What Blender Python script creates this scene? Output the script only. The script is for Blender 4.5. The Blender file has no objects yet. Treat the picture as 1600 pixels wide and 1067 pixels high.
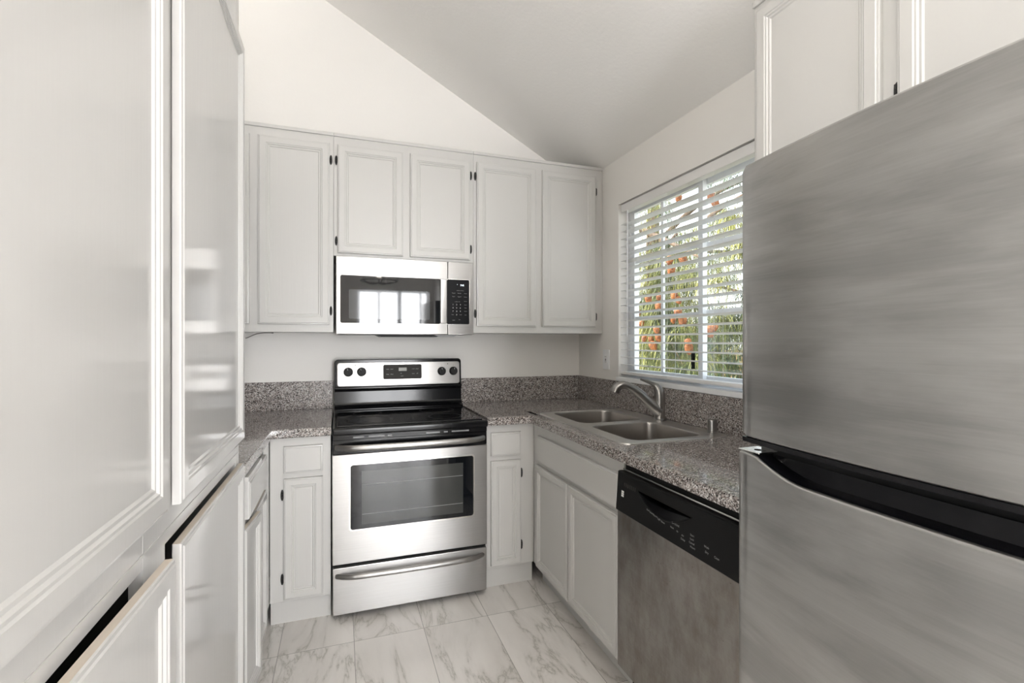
import bpy, bmesh, math, random
from mathutils import Vector, Matrix
random.seed(7)
PI = math.pi
S = bpy.context.scene
C = S.collection

# ------------------------------------------------------------------ camera, view, sky, sun, daylight, added fill lights
cam_d = bpy.data.cameras.new('camera'); cam = bpy.data.objects.new('camera', cam_d); C.objects.link(cam)
cam.location = (0, 0, 1.322); cam.rotation_euler = (PI/2, 0, -math.radians(19.36))
cam_d.sensor_width = 36; cam_d.lens = 761/1600*36; cam_d.shift_y = -0.0007; cam_d.clip_start = 0.01
S.camera = cam
S.view_settings.view_transform = 'Standard'; S.view_settings.look = 'None'
S.view_settings.exposure = 0.53; S.view_settings.gamma = 1.0; S.view_settings.use_curve_mapping = False

W = bpy.data.worlds.new('sky'); S.world = W; W.use_nodes = True
wn = W.node_tree; wn.nodes.clear()
wo = wn.nodes.new('ShaderNodeOutputWorld'); wb = wn.nodes.new('ShaderNodeBackground')
wt = wn.nodes.new('ShaderNodeTexCoord'); ws = wn.nodes.new('ShaderNodeSeparateXYZ'); wr = wn.nodes.new('ShaderNodeValToRGB')
wn.links.new(wt.outputs['Generated'], ws.inputs[0]); wn.links.new(ws.outputs['Z'], wr.inputs[0])
wr.color_ramp.elements[0].position = 0.0; wr.color_ramp.elements[0].color = (1.0, 0.985, 0.96, 1)
wr.color_ramp.elements[1].position = 0.6; wr.color_ramp.elements[1].color = (0.72, 0.84, 1.0, 1)
wn.links.new(wr.outputs[0], wb.inputs['Color']); wb.inputs['Strength'].default_value = 2.3
wn.links.new(wb.outputs[0], wo.inputs[0])

def light(name, kind, loc, rot, energy, color=(1, 1, 1), size=None):
    d = bpy.data.lights.new(name, kind); d.energy = energy; d.color = color
    if size:
        d.shape = 'RECTANGLE'; d.size, d.size_y = size
    o = bpy.data.objects.new(name, d); C.objects.link(o); o.location = loc
    o.rotation_euler = rot if not isinstance(rot, Vector) else rot.to_track_quat('-Z', 'Y').to_euler()
    return o
sun = light('sun', 'SUN', (0, 0, 9), Vector((0.62, -0.30, -0.72)), 9.0, (1.0, 0.90, 0.74)); sun.data.angle = 0.01
light('daylight_rear_window', 'AREA', (0.90, -3.55, 1.15), Vector((0, 1, 0.02)), 185, (0.97, 0.98, 1.0), (1.5, 2.2))
light('left_side_fill', 'AREA', (-3.25, -1.7, 1.25), Vector((1, 0.2, 0.3)), 66, (1.0, 0.985, 0.96), (2.2, 2.2))  # added fill light from the unseen left side, no real door behind it
light('ceiling_bounce_fill', 'AREA', (0.48, -1.2, 2.30), Vector((0, 0.001, 1)), 36, (1.0, 0.96, 0.90), (0.4, 0.4))  # added fill aimed at the ceiling for soft bounce, not a real fixture
light('chandelier_bulbs', 'POINT', (0.48, -1.2, 2.22), (0, 0, 0), 5, (1.0, 0.90, 0.78)).data.shadow_soft_size = 0.05

# ------------------------------------------------------------------ materials
def mat(name):
    m = bpy.data.materials.new(name); m.use_nodes = True
    nt = m.node_tree; return m, nt, nt.nodes['Principled BSDF']
def N(nt, t, **kw):
    n = nt.nodes.new('ShaderNode'+t)
    for k, v in kw.items():
        if k in n.inputs: n.inputs[k].default_value = v
        else: setattr(n, k, v)
    return n
def coords(nt, scale=(1, 1, 1), rot=(0, 0, 0), kind='Object'):
    c = nt.nodes.new('ShaderNodeTexCoord'); mp = nt.nodes.new('ShaderNodeMapping')
    mp.inputs['Scale'].default_value = scale; mp.inputs['Rotation'].default_value = rot
    nt.links.new(c.outputs[kind], mp.inputs[0]); return mp.outputs[0]
def ramp(nt, src, stops, interp='LINEAR'):
    r = nt.nodes.new('ShaderNodeValToRGB'); cr = r.color_ramp; cr.interpolation = interp
    while len(cr.elements) < len(stops): cr.elements.new(0.5)
    for e, (p, c) in zip(cr.elements, stops):
        e.position = p; e.color = (c, c, c, 1) if isinstance(c, (int, float)) else (*c, 1)
    nt.links.new(src, r.inputs[0]); return r.outputs[0]
def bump(nt, b, src, strength, dist=0.001):
    n = N(nt, 'Bump', Strength=strength, Distance=dist); nt.links.new(src, n.inputs['Height']); nt.links.new(n.outputs[0], b.inputs['Normal'])
def simple(name, col, rough=0.5, metal=0.0, coat=0.0, emit=None, spec=None):
    m, nt, b = mat(name)
    b.inputs['Base Color'].default_value = (*col, 1); b.inputs['Roughness'].default_value = rough
    b.inputs['Metallic'].default_value = metal; b.inputs['Coat Weight'].default_value = coat
    b.inputs['Coat Roughness'].default_value = 0.06
    if spec is not None: b.inputs['Specular IOR Level'].default_value = spec
    if emit: b.inputs['Emission Color'].default_value = (*emit, 1); b.inputs['Emission Strength'].default_value = 1
    return m
def paint(name, col, rough, sc, st, dist=0.001):
    m, nt, b = mat(name)
    b.inputs['Base Color'].default_value = (*col, 1); b.inputs['Roughness'].default_value = rough
    n = N(nt, 'TexNoise', Scale=1.0, Detail=4.0); nt.links.new(coords(nt, sc), n.inputs['Vector'])
    bump(nt, b, n.outputs['Fac'], st, dist); return m
M_wall = paint('wall_paint', (0.84, 0.82, 0.79), 0.65, (90, 90, 90), 0.25)
M_ceil = paint('ceiling_paint', (0.92, 0.905, 0.88), 0.85, (60, 60, 60), 0.5, 0.002)
M_cab = paint('cabinet_paint', (0.565, 0.557, 0.540), 0.30, (140, 140, 5), 0.25)
M_gloss = paint('pantry_paint', (0.57, 0.562, 0.55), 0.10, (110, 110, 5), 0.15)
M_white = simple('white_vinyl', (0.82, 0.83, 0.84), 0.35)
M_slat = simple('blind_white', (0.80, 0.79, 0.78), 0.45)
M_black = simple('black_enamel', (0.005, 0.005, 0.006), 0.13, spec=0.28)
M_blackm = simple('black_plastic', (0.007, 0.007, 0.007), 0.42, spec=0.15)
M_keypad = simple('keypad_black', (0.005, 0.005, 0.006), 0.3, spec=0.1)
M_hinge = simple('black_hinge', (0.01, 0.01, 0.01), 0.35)
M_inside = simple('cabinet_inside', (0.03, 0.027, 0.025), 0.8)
M_print = simple('white_print', (0.75, 0.75, 0.75), 0.5)
M_gprint = simple('grey_print', (0.30, 0.30, 0.30), 0.5)
M_dprint = simple('dark_print', (0.10, 0.10, 0.10), 0.5)
M_led = simple('display_digits', (0.8, 0.85, 0.9), 0.5, emit=(0.8, 0.9, 1.0))
M_clock = simple('oven_display', (0.030, 0.027, 0.025), 0.45, spec=0.12)
M_lcd = simple('oven_lcd', (0.12, 0.12, 0.09), 0.3)
M_mwin = simple('microwave_window', (0.06, 0.065, 0.07), 0.04, spec=0.6)
M_bglass = simple('black_glass', (0.006, 0.007, 0.009), 0.03, spec=0.5)
M_ovin = simple('oven_window', (0.05, 0.052, 0.050), 0.06)
M_chrome = simple('bright_steel_trim', (0.75, 0.74, 0.72), 0.18, 1.0)
M_nickel = simple('brushed_nickel', (0.34, 0.33, 0.32), 0.29, 1.0)
M_edge = simple('raw_door_edge', (0.62, 0.55, 0.47), 0.5)
M_grip = simple('glossy_black_grip', (0.004, 0.004, 0.005), 0.12, spec=0.22)
M_bowl_shade = simple('shaded_bowl_steel', (0.50, 0.48, 0.46), 0.30, 1.0)  # darker copy of the sink steel, shade inside the bowls put into its colour
M_grey = simple('grey_metal_case', (0.16, 0.16, 0.16), 0.45, 0.4)
def steel(name, base, rough, axis='h', smudge=0.15, dirt=0.0, wipe=0.0):
    m, nt, b = mat(name); b.inputs['Metallic'].default_value = 1.0
    b.inputs['Anisotropic'].default_value = 0.72; b.inputs['Anisotropic Rotation'].default_value = 0.25
    geo = nt.nodes.new('ShaderNodeNewGeometry'); tg = nt.nodes.new('ShaderNodeVectorMath'); tg.operation = 'CROSS_PRODUCT'
    nt.links.new(geo.outputs['Normal'], tg.inputs[0]); tg.inputs[1].default_value = (0.0, 0.01, 1.0)
    nt.links.new(tg.outputs[0], b.inputs['Tangent'])
    fine = N(nt, 'TexNoise', Scale=1.0, Detail=3.0); nt.links.new(coords(nt, (4, 4, 320) if axis == 'h' else (320, 320, 4)), fine.inputs['Vector'])
    big = N(nt, 'TexNoise', Scale=1.0, Detail=3.0, Roughness=0.5); nt.links.new(coords(nt, (2.4, 2.6, 3.4), (0.5, 0.2, 0.0)), big.inputs['Vector'])
    mx = N(nt, 'MixRGB', blend_type='MULTIPLY', Fac=1.0)
    nt.links.new(ramp(nt, big.outputs['Fac'], [(0.3, tuple(c*(1-smudge) for c in base)), (0.7, base)]), mx.inputs[1])
    nt.links.new(ramp(nt, fine.outputs['Fac'], [(0.3, 0.94), (0.7, 1.0)]), mx.inputs[2])
    last = mx.outputs[0]
    if wipe:
        wv = N(nt, 'TexNoise', Scale=1.0, Detail=5.0, Roughness=0.6, Distortion=0.3); nt.links.new(coords(nt, (2.0, 2.2, 13), (0.55, 0, 0)), wv.inputs['Vector'])
        m5 = N(nt, 'MixRGB', blend_type='MULTIPLY', Fac=1.0); nt.links.new(last, m5.inputs[1]); nt.links.new(ramp(nt, wv.outputs['Fac'], [(0.38, 1-wipe), (0.52, 1-wipe*.35), (0.62, 1.0)]), m5.inputs[2]); last = m5.outputs[0]
    if dirt:
        d = N(nt, 'TexNoise', Scale=1.0, Detail=6.0, Roughness=0.7); nt.links.new(coords(nt, (14, 14, 7)), d.inputs['Vector'])
        m2 = N(nt, 'MixRGB', blend_type='MULTIPLY', Fac=dirt)
        nt.links.new(last, m2.inputs[1]); nt.links.new(ramp(nt, d.outputs['Fac'], [(0.36, (0.55, 0.48, 0.42)), (0.6, (1, 1, 1))]), m2.inputs[2]); last = m2.outputs[0]
        sp = N(nt, 'TexVoronoi', Scale=38.0); nt.links.new(coords(nt), sp.inputs['Vector'])
        m3 = N(nt, 'MixRGB', blend_type='MULTIPLY', Fac=0.6)
        nt.links.new(last, m3.inputs[1]); nt.links.new(ramp(nt, sp.outputs['Distance'], [(0.05, (0.45, 0.4, 0.36)), (0.09, (1, 1, 1))]), m3.inputs[2]); last = m3.outputs[0]
    nt.links.new(last, b.inputs['Base Color'])
    b.inputs['Roughness'].default_value = rough
    return m
M_steel = steel('stainless_steel', (0.36, 0.352, 0.342), 0.34, smudge=0.05)
M_fridge = steel('smudged_steel', (0.62, 0.617, 0.607), 0.30, smudge=0.12, wipe=0.24)
M_dw = steel('stained_steel', (0.44, 0.42, 0.40), 0.36, smudge=0.2, dirt=0.55, wipe=0.12)
M_sink = steel('sink_steel', (0.74, 0.72, 0.70), 0.30, smudge=0.05)

def granite(name, rough, spec):
    m, nt, b = mat(name)
    v = N(nt, 'TexVoronoi', Scale=290.0, Randomness=1.0); nt.links.new(coords(nt), v.inputs['Vector'])
    sep = nt.nodes.new('ShaderNodeSeparateColor'); nt.links.new(v.outputs['Color'], sep.inputs[0])
    col = ramp(nt, sep.outputs[0], [(0.0, (0.045, 0.04, 0.038)), (0.22, (0.17, 0.145, 0.135)), (0.42, (0.33, 0.285, 0.265)), (0.66, (0.47, 0.44, 0.42)), (0.88, (0.72, 0.70, 0.68))], 'CONSTANT')
    n = N(nt, 'TexNoise', Scale=60.0, Detail=5.0); nt.links.new(coords(nt), n.inputs['Vector'])
    mx = N(nt, 'MixRGB', blend_type='MULTIPLY', Fac=0.6); nt.links.new(col, mx.inputs[1])
    nt.links.new(ramp(nt, n.outputs['Fac'], [(0.35, 0.55), (0.6, 1.0)]), mx.inputs[2])
    nt.links.new(mx.outputs[0], b.inputs['Base Color']); b.inputs['Roughness'].default_value = rough
    b.inputs['Specular IOR Level'].default_value = spec
    return m
M_gran = granite('polished_granite', 0.07, 0.65); M_gran2 = granite('honed_granite', 0.25, 0.4)

def marble():
    m, nt, b = mat('marble_tile')
    c = nt.nodes.new('ShaderNodeTexCoord'); s = nt.nodes.new('ShaderNodeSeparateXYZ'); nt.links.new(c.outputs['Object'], s.inputs[0])
    def mth(op, a, bb=None):
        n = nt.nodes.new('ShaderNodeMath'); n.operation = op
        for i, q in enumerate((a, bb)):
            if q is None: continue
            if isinstance(q, (int, float)): n.inputs[i].default_value = q
            else: nt.links.new(q, n.inputs[i])
        return n.outputs[0]
    tx = mth('DIVIDE', mth('SUBTRACT', s.outputs[0], 0.055), 0.305); ty = mth('DIVIDE', mth('SUBTRACT', s.outputs[1], 2.25), 0.61)
    fx, fy = mth('FLOOR', tx), mth('FLOOR', ty); rx, ry = mth('SUBTRACT', tx, fx), mth('SUBTRACT', ty, fy)
    ex = mth('MULTIPLY', mth('SUBTRACT', 0.5, mth('ABSOLUTE', mth('SUBTRACT', rx, 0.5))), 0.305)
    ey = mth('MULTIPLY', mth('SUBTRACT', 0.5, mth('ABSOLUTE', mth('SUBTRACT', ry, 0.5))), 0.61)
    grout = mth('LESS_THAN', mth('MINIMUM', ex, ey), 0.0013)
    cb = nt.nodes.new('ShaderNodeCombineXYZ'); nt.links.new(fx, cb.inputs[0]); nt.links.new(fy, cb.inputs[1])
    wnz = nt.nodes.new('ShaderNodeTexWhiteNoise'); nt.links.new(cb.outputs[0], wnz.inputs[0])
    mul = nt.nodes.new('ShaderNodeVectorMath'); mul.operation = 'SCALE'; nt.links.new(wnz.outputs['Color'], mul.inputs[0]); mul.inputs['Scale'].default_value = 13
    add = nt.nodes.new('ShaderNodeVectorMath'); nt.links.new(c.outputs['Object'], add.inputs[0]); nt.links.new(mul.outputs[0], add.inputs[1])
    mp = nt.nodes.new('ShaderNodeMapping'); mp.inputs['Rotation'].default_value = (0, 0, 0.42); mp.inputs['Scale'].default_value = (5.2, 1.25, 1)
    nt.links.new(add.outputs[0], mp.inputs[0])
    n = N(nt, 'TexNoise', Scale=1.0, Detail=7.0, Roughness=0.6, Distortion=0.5); nt.links.new(mp.outputs[0], n.inputs['Vector'])
    vein = ramp(nt, mth('ABSOLUTE', mth('SUBTRACT', n.outputs['Fac'], 0.5)), [(0.0, (0.52, 0.50, 0.46)), (0.008, (0.70, 0.675, 0.64)), (0.035, (0.82, 0.79, 0.76)), (0.10, (0.87, 0.84, 0.81))])
    n2 = N(nt, 'TexNoise', Scale=0.8, Detail=3.0); nt.links.new(mp.outputs[0], n2.inputs['Vector'])
    mx = N(nt, 'MixRGB', blend_type='MULTIPLY', Fac=1.0); nt.links.new(vein, mx.inputs[1])
    nt.links.new(ramp(nt, n2.outputs['Fac'], [(0.35, (0.86, 0.85, 0.84)), (0.6, (1, 1, 1))]), mx.inputs[2])
    g = N(nt, 'MixRGB', blend_type='MIX'); nt.links.new(grout, g.inputs[0]); nt.links.new(mx.outputs[0], g.inputs[1]); g.inputs[2].default_value = (0.36, 0.35, 0.33, 1)
    nt.links.new(g.outputs[0], b.inputs['Base Color']); b.inputs['Roughness'].default_value = 0.24
    return m
M_floor = marble()
def pane():
    m = bpy.data.materials.new('window_pane'); m.use_nodes = True; nt = m.node_tree; nt.nodes.clear()
    o = nt.nodes.new('ShaderNodeOutputMaterial'); t = nt.nodes.new('ShaderNodeBsdfTransparent'); g = nt.nodes.new('ShaderNodeBsdfGlossy')
    g.inputs['Roughness'].default_value = 0.0; x = nt.nodes.new('ShaderNodeMixShader')
    t.inputs[0].default_value = (0.95, 0.97, 0.97, 1)
    x.inputs[0].default_value = 0.06; nt.links.new(t.outputs[0], x.inputs[1]); nt.links.new(g.outputs[0], x.inputs[2]); nt.links.new(x.outputs[0], o.inputs[0])
    return m
M_pane = pane()
def noisy(name, a, b_, scale, rough=0.8):
    m, nt, b = mat(name); n = N(nt, 'TexNoise', Scale=1.0, Detail=4.0); nt.links.new(coords(nt, scale), n.inputs['Vector'])
    nt.links.new(ramp(nt, n.outputs['Fac'], [(0.35, a), (0.65, b_)]), b.inputs['Base Color']); b.inputs['Roughness'].default_value = rough; return m
M_bark = noisy('bark', (0.07, 0.045, 0.03), (0.22, 0.15, 0.10), (20, 20, 6))
M_needle = noisy('pine_needles', (0.06, 0.09, 0.02), (0.42, 0.40, 0.11), (2.5, 2.5, 2.5), 0.55)
M_needle2 = noisy('blue_green_needles', (0.03, 0.055, 0.03), (0.13, 0.18, 0.09), (2.5, 2.5, 2.5), 0.55)
M_cone = noisy('pine_cone', (0.14, 0.04, 0.012), (0.42, 0.15, 0.035), (40, 40, 40), 0.6)
M_fence = noisy('fence_wood', (0.45, 0.28, 0.15), (0.72, 0.50, 0.30), (3, 30, 3))
M_soil = noisy('garden_soil', (0.10, 0.10, 0.05), (0.25, 0.22, 0.12), (2, 2, 2))

# ------------------------------------------------------------------ mesh helpers
def thing(name, label, cat, loc=(0, 0, 0), group=None):
    o = bpy.data.objects.new(name, None); C.objects.link(o); o.location = loc; o.empty_display_size = 0.1
    o['label'] = label; o['category'] = cat
    if group: o['group'] = group
    return o
def wloc(o):
    v = Vector((0, 0, 0))
    while o: v += Vector(o.location); o = o.parent
    return v
def obj(name, bm, m, parent=None, smooth=True, angle=35):
    bmesh.ops.recalc_face_normals(bm, faces=bm.faces)
    if parent is not None: bmesh.ops.translate(bm, verts=bm.verts, vec=-wloc(parent))
    me = bpy.data.meshes.new(name); bm.to_mesh(me); bm.free()
    ms = m if isinstance(m, (list, tuple)) else [m]
    for q in ms: me.materials.append(q)
    if smooth and len(me.polygons):
        me.polygons.foreach_set('use_smooth', [True]*len(me.polygons)); me.set_sharp_from_angle(angle=math.radians(angle))
    o = bpy.data.objects.new(name, me); C.objects.link(o)
    if smooth:
        wm = o.modifiers.new('weighted_normal', 'WEIGHTED_NORMAL'); wm.keep_sharp = True; wm.weight = 100
    if parent is not None: o.parent = parent
    return o
def struct(name, bm, m, parent=None):
    o = obj(name, bm, m, parent)
    if parent is None: o['kind'] = 'structure'
    return o
def tag(o, label, cat, group=None):
    o['label'] = label; o['category'] = cat
    if group: o['group'] = group
    return o
def BM(): return bmesh.new()
def box(bm, x0, x1, y0, y1, z0, z1, bev=0.0, seg=2, mi=0):
    mt = Matrix.Translation(((x0+x1)/2, (y0+y1)/2, (z0+z1)/2)) @ Matrix.Diagonal((abs(x1-x0), abs(y1-y0), abs(z1-z0), 1))
    r = bmesh.ops.create_cube(bm, size=1, matrix=mt)
    vs = r['verts']
    for f in {f for v in vs for f in v.link_faces}: f.material_index = mi
    if bev > 0:
        es = list({e for v in vs for e in v.link_edges})
        bmesh.ops.bevel(bm, geom=es, offset=bev, segments=seg, affect='EDGES', profile=0.5)
    return bm
def mk(*a, **k): return box(BM(), *a, **k)
class Face:            # local (u across, v up, w out of the wall) -> world
    def __init__(s, O, u, n): s.O = Vector(O); s.u = Vector(u); s.n = Vector(n)
    def __call__(s, u, v, w=0): return s.O + s.u*u + s.n*w + Vector((0, 0, v))
def back(y): return Face((0, y, 0), (1, 0, 0), (0, -1, 0))
def right(x): return Face((x, 0, 0), (0, 1, 0), (-1, 0, 0))
def left(x): return Face((x, 0, 0), (0, 1, 0), (1, 0, 0))
def rr(u0, u1, v0, v1, r, n=5):
    pts = []
    for cx, cy, a0 in ((u1-r, v1-r, 0), (u0+r, v1-r, 90), (u0+r, v0+r, 180), (u1-r, v0+r, 270)):
        for k in range(n+1):
            a = math.radians(a0 + 90*k/n); pts.append((cx+r*math.cos(a), cy+r*math.sin(a)))
    return pts
def loft(bm, loops, cap0=True, cap1=True, mi=0, closed=True):
    L = [[bm.verts.new(p) for p in l] for l in loops]
    n = len(L[0])
    for a, b in zip(L, L[1:]):
        for i in range(n if closed else n-1):
            f = bm.faces.new((a[i], a[(i+1) % n], b[(i+1) % n], b[i])); f.material_index = mi
    if cap0: bm.faces.new(L[0][::-1]).material_index = mi
    if cap1: bm.faces.new(L[-1]).material_index = mi
    return L
def slab(bm, F, pts, w0, w1, bev=0.0, mi=0):   # extrude a 2D outline along n, softened front edge
    loops = [[F(u, v, w0) for u, v in pts]]
    if bev > 0:
        cu = sum(p[0] for p in pts)/len(pts); cv = sum(p[1] for p in pts)/len(pts)
        hu = max(abs(p[0]-cu) for p in pts); hv = max(abs(p[1]-cv) for p in pts)
        s_ = 1 if w1 > w0 else -1
        for q in (0, 0.5, 1):
            a = q*PI/2; d = bev*(1-math.cos(a)); w = w1 - s_*bev*(1-math.sin(a))
            loops.append([F(cu+(u-cu)*(hu-d)/hu, cv+(v-cv)*(hv-d)/hv, w) for u, v in pts])
    else: loops.append([F(u, v, w1) for u, v in pts])
    loft(bm, loops, mi=mi); return bm
def ring(bm, F, outer, inner, w0, w1):  # flat frame
    lo = [[F(u, v, w0) for u, v in outer], [F(u, v, w1) for u, v in outer], [F(u, v, w1) for u, v in inner], [F(u, v, w0) for u, v in inner]]
    L = [[bm.verts.new(p) for p in l] for l in lo]; n = len(outer)
    for a, b in ((0, 1), (1, 2), (2, 3), (3, 0)):
        for i in range(n): bm.faces.new((L[a][i], L[a][(i+1) % n], L[b][(i+1) % n], L[b][i]))
    return bm
def tube(bm, pts, rad, n=10, sx=1.0, caps=True):
    pts = [Vector(p) for p in pts]; rad = rad if isinstance(rad, (list, tuple)) else [rad]*len(pts)
    loops = []; up = Vector((0, 0, 1)); prev = None
    for i, p in enumerate(pts):
        t = (pts[min(i+1, len(pts)-1)] - pts[max(i-1, 0)]).normalized()
        if prev is None:
            a = t.cross(up) if abs(t.dot(up)) < 0.95 else t.cross(Vector((0, 1, 0)))
        else: a = prev - t*prev.dot(t)
        a.normalize(); prev = a; b = t.cross(a)
        loops.append([p + (a*math.cos(2*PI*k/n)*sx + b*math.sin(2*PI*k/n))*rad[i] for k in range(n)])
    loft(bm, loops, caps, caps); return bm
def lathe(bm, O, axis, prof, n=24):
    O = Vector(O); axis = Vector(axis).normalized()
    a = axis.cross(Vector((0, 0, 1)) if abs(axis.z) < 0.9 else Vector((0, 1, 0))).normalized(); b = axis.cross(a)
    loft(bm, [[O + axis*h + (a*math.cos(2*PI*k/n)+b*math.sin(2*PI*k/n))*max(r, 1e-5) for k in range(n)] for r, h in prof]); return bm
def text(s, size, F, u, v, w, m, parent, name='lettering', sx=1.0, flip=False, bold=0.0):
    cu = bpy.data.curves.new('t', 'FONT'); cu.body = s; cu.size = size; cu.align_x = 'CENTER'; cu.align_y = 'CENTER'; cu.offset = bold
    cu.resolution_u = 3
    t = bpy.data.objects.new('t', cu); C.objects.link(t)
    dg = bpy.context.evaluated_depsgraph_get(); me = bpy.data.meshes.new_from_object(t.evaluated_get(dg))
    bm = BM(); bm.from_mesh(me); bpy.data.objects.remove(t); bpy.data.curves.remove(cu); bpy.data.meshes.remove(me)
    k = -1 if flip else 1
    for vt in bm.verts: vt.co = F(u + k*vt.co.x*sx, v + vt.co.y, w)
    o = obj(name, bm, m, parent, smooth=False); return o

DP = [(0, 0.0), (0, 0.0125), (0.0015, 0.0155), (0.006, 0.0165), (0.0085, 0.019), (0.036, 0.019), (0.039, 0.0165), (0.0435, 0.0165), (0.047, 0.0125), (0.0525, 0.0125), (0.0565, 0.0088)]
def cab_door(name, parent, F, w, z0, z1, m=None, k=1.0, hinge=None, hz=None, raised=False, edge=False):
    """framed panel door on face F; the door runs u 0..w"""
    bm = BM(); prof = [(i*k, d) for i, d in DP]
    if raised: prof += [(0.062*k, 0.0088), (0.068*k, 0.0105)]
    loops = [[F(a, b, d) for a, b in ((i, z0+i), (w-i, z0+i), (w-i, z1-i), (i, z1-i))] for i, d in prof]
    loft(bm, loops)
    if edge:
        bm.faces.ensure_lookup_table()
        for f in list(bm.faces)[:4]:
            if f.calc_center_median().z > z1-0.001: f.material_index = 1
    o = obj(name, bm, [m or M_cab, M_edge] if edge else (m or M_cab), parent, angle=25)
    if hinge:
        for z in hz: add_hinge(o, F, (w+0.007) if hinge == 'hi' else -0.007, z)
    return o
def add_hinge(parent, F, u, z, L=0.052):
    bm = BM()
    slab(bm, F, [(u+0.0072*math.cos(2*PI*k/20), z+L/2*math.sin(2*PI*k/20)) for k in range(20)], 0.0, 0.005, 0.002)
    tube(bm, [F(u, z-L*0.36, 0.007), F(u, z-L*0.12, 0.0075)], 0.0042, 8); tube(bm, [F(u, z-L*0.10, 0.0075), F(u, z+L*0.10, 0.0075)], 0.0042, 8)
    tube(bm, [F(u, z+L*0.12, 0.0075), F(u, z+L*0.36, 0.007)], 0.0042, 8)
    return obj('hinge', bm, M_hinge, parent)
def drawer_front(name, parent, F, w, z0, z1, m=None):
    bm = BM(); prof = [(0, 0), (0, 0.012), (0.0015, 0.015), (0.006, 0.016), (0.0085, 0.0185), (0.013, 0.0185)]
    loft(bm, [[F(a, b, d) for a, b in ((i, z0+i), (w-i, z0+i), (w-i, z1-i), (i, z1-i))] for i, d in prof])
    return obj(name, bm, m or M_cab, parent, angle=25)

# ------------------------------------------------------------------ room shell
XR, YB, XL = 1.608, 3.129, -0.95
def cz(x): return 2.44 + 0.545*(XR-x)
WY0, WY1, WZ0, WZ1 = 1.357, 2.604, 1.086, 2.157
struct('floor', mk(-3.3, XR+0.14, -3.4, YB+0.12, -0.05, 0), M_floor)
bm = BM(); loft(bm, [[(-3.4, y, cz(-3.4)), (XR+0.25, y, cz(XR+0.25)), (XR+0.25, y, cz(XR+0.25)+0.15), (-3.4, y, cz(-3.4)+0.15)] for y in (-3.45, YB+0.12)])
struct('ceiling', bm, M_ceil)
bm = BM(); loft(bm, [[(-3.3, y, 0), (XR, y, 0), (XR, y, cz(XR)+0.02), (-3.3, y, cz(-3.3)+0.02)] for y in (YB, YB+0.12)]); struct('wall_back', bm, M_wall)
bm = BM()
box(bm, XR, XR+0.14, -3.4, WY0, 0, 2.46); box(bm, XR, XR+0.14, WY1, YB+0.12, 0, 2.46)
box(bm, XR, XR+0.14, WY0, WY1, 0, WZ0); box(bm, XR, XR+0.14, WY0, WY1, WZ1, 2.46); struct('wall_right', bm, M_wall)
bm = BM(); loft(bm, [[(-1.06, y, 0), (XL, y, 0), (XL, y, 2.9), (-1.06, y, 2.9)] for y in (0.28, YB)]); struct('wall_left', bm, M_wall)
RX0, RX1, RZ0, RZ1 = 0.27, 1.50, 0.08, 2.22       # window in the wall behind the camera
bm = BM(); box(bm, -3.3, RX0, -3.4, -3.28, 0, 5.1); box(bm, RX1, XR, -3.4, -3.28, 0, 2.48)
box(bm, RX0, RX1, -3.4, -3.28, 0, RZ0); box(bm, RX0, RX1, -3.4, -3.28, RZ1, 2.48); box(bm, RX0, RX1-0.4, -3.4, -3.28, 2.48, 2.6)
struct('wall_rear', bm, M_wall)
bm = BM(); box(bm, -3.42, -3.3, -3.4, -2.8, 0, 5.1); box(bm, -3.42, -3.3, -0.6, YB, 0, 5.1); box(bm, -3.42, -3.3, -2.8, -0.6, 2.35, 5.1)
struct('wall_far_left', bm, M_wall)

# sink window: frame, sashes, muntins, panes, sill
F = right(1.735)
bm = BM(); o_ = [(WY0, WZ0), (WY1, WZ0), (WY1, WZ1), (WY0, WZ1)]; i_ = [(WY0+.03, WZ0+.03), (WY1-.03, WZ0+.03), (WY1-.03, WZ1-.03), (WY0+.03, WZ1-.03)]
ring(bm, F, o_, i_, 0, 0.06)
win = struct('window_1', bm, M_white)
def sash(y0, y1, w, my, mz):
    b = BM(); a = [(y0, WZ0+.03), (y1, WZ0+.03), (y1, WZ1-.03), (y0, WZ1-.03)]; c = [(y0+.032, WZ0+.062), (y1-.032, WZ0+.062), (y1-.032, WZ1-.062), (y0+.032, WZ1-.062)]
    ring(b, F, a, c, w, w+0.025); obj('sash', b, M_white, win)
    b = BM()
    for z in mz: slab(b, F, [(y0+.03, z-.011), (y1-.03, z-.011), (y1-.03, z+.011), (y0+.03, z+.011)], w+.006, w+.018)
    slab(b, F, [(my-.010, WZ0+.05), (my+.010, WZ0+.05), (my+.010, WZ1-.05), (my-.010, WZ1-.05)], w+.006, w+.0185)
    obj('muntins', b, M_white, win)
    b = BM(); slab(b, F, [(y0+.03, WZ0+.06), (y1-.03, WZ0+.06), (y1-.03, WZ1-.06), (y0+.03, WZ1-.06)], w+.010, w+.0115); obj('window_pane', b, M_pane, win)
sash(1.95, WY1-.03, 0.03, 2.28, (1.456, 1.80)); sash(WY0+.03, 2.01, 0.003, 1.68, (1.464, 1.80))
obj('latch', mk(1.672, 1.681, 2.005, 2.025, 1.18, 1.26, bev=.002), M_blackm, win)
tr = struct('trim_1', mk(1.592, 1.70, WY0-.02, WY1+0.004, 1.077, 1.103, bev=.004), M_white)
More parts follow.
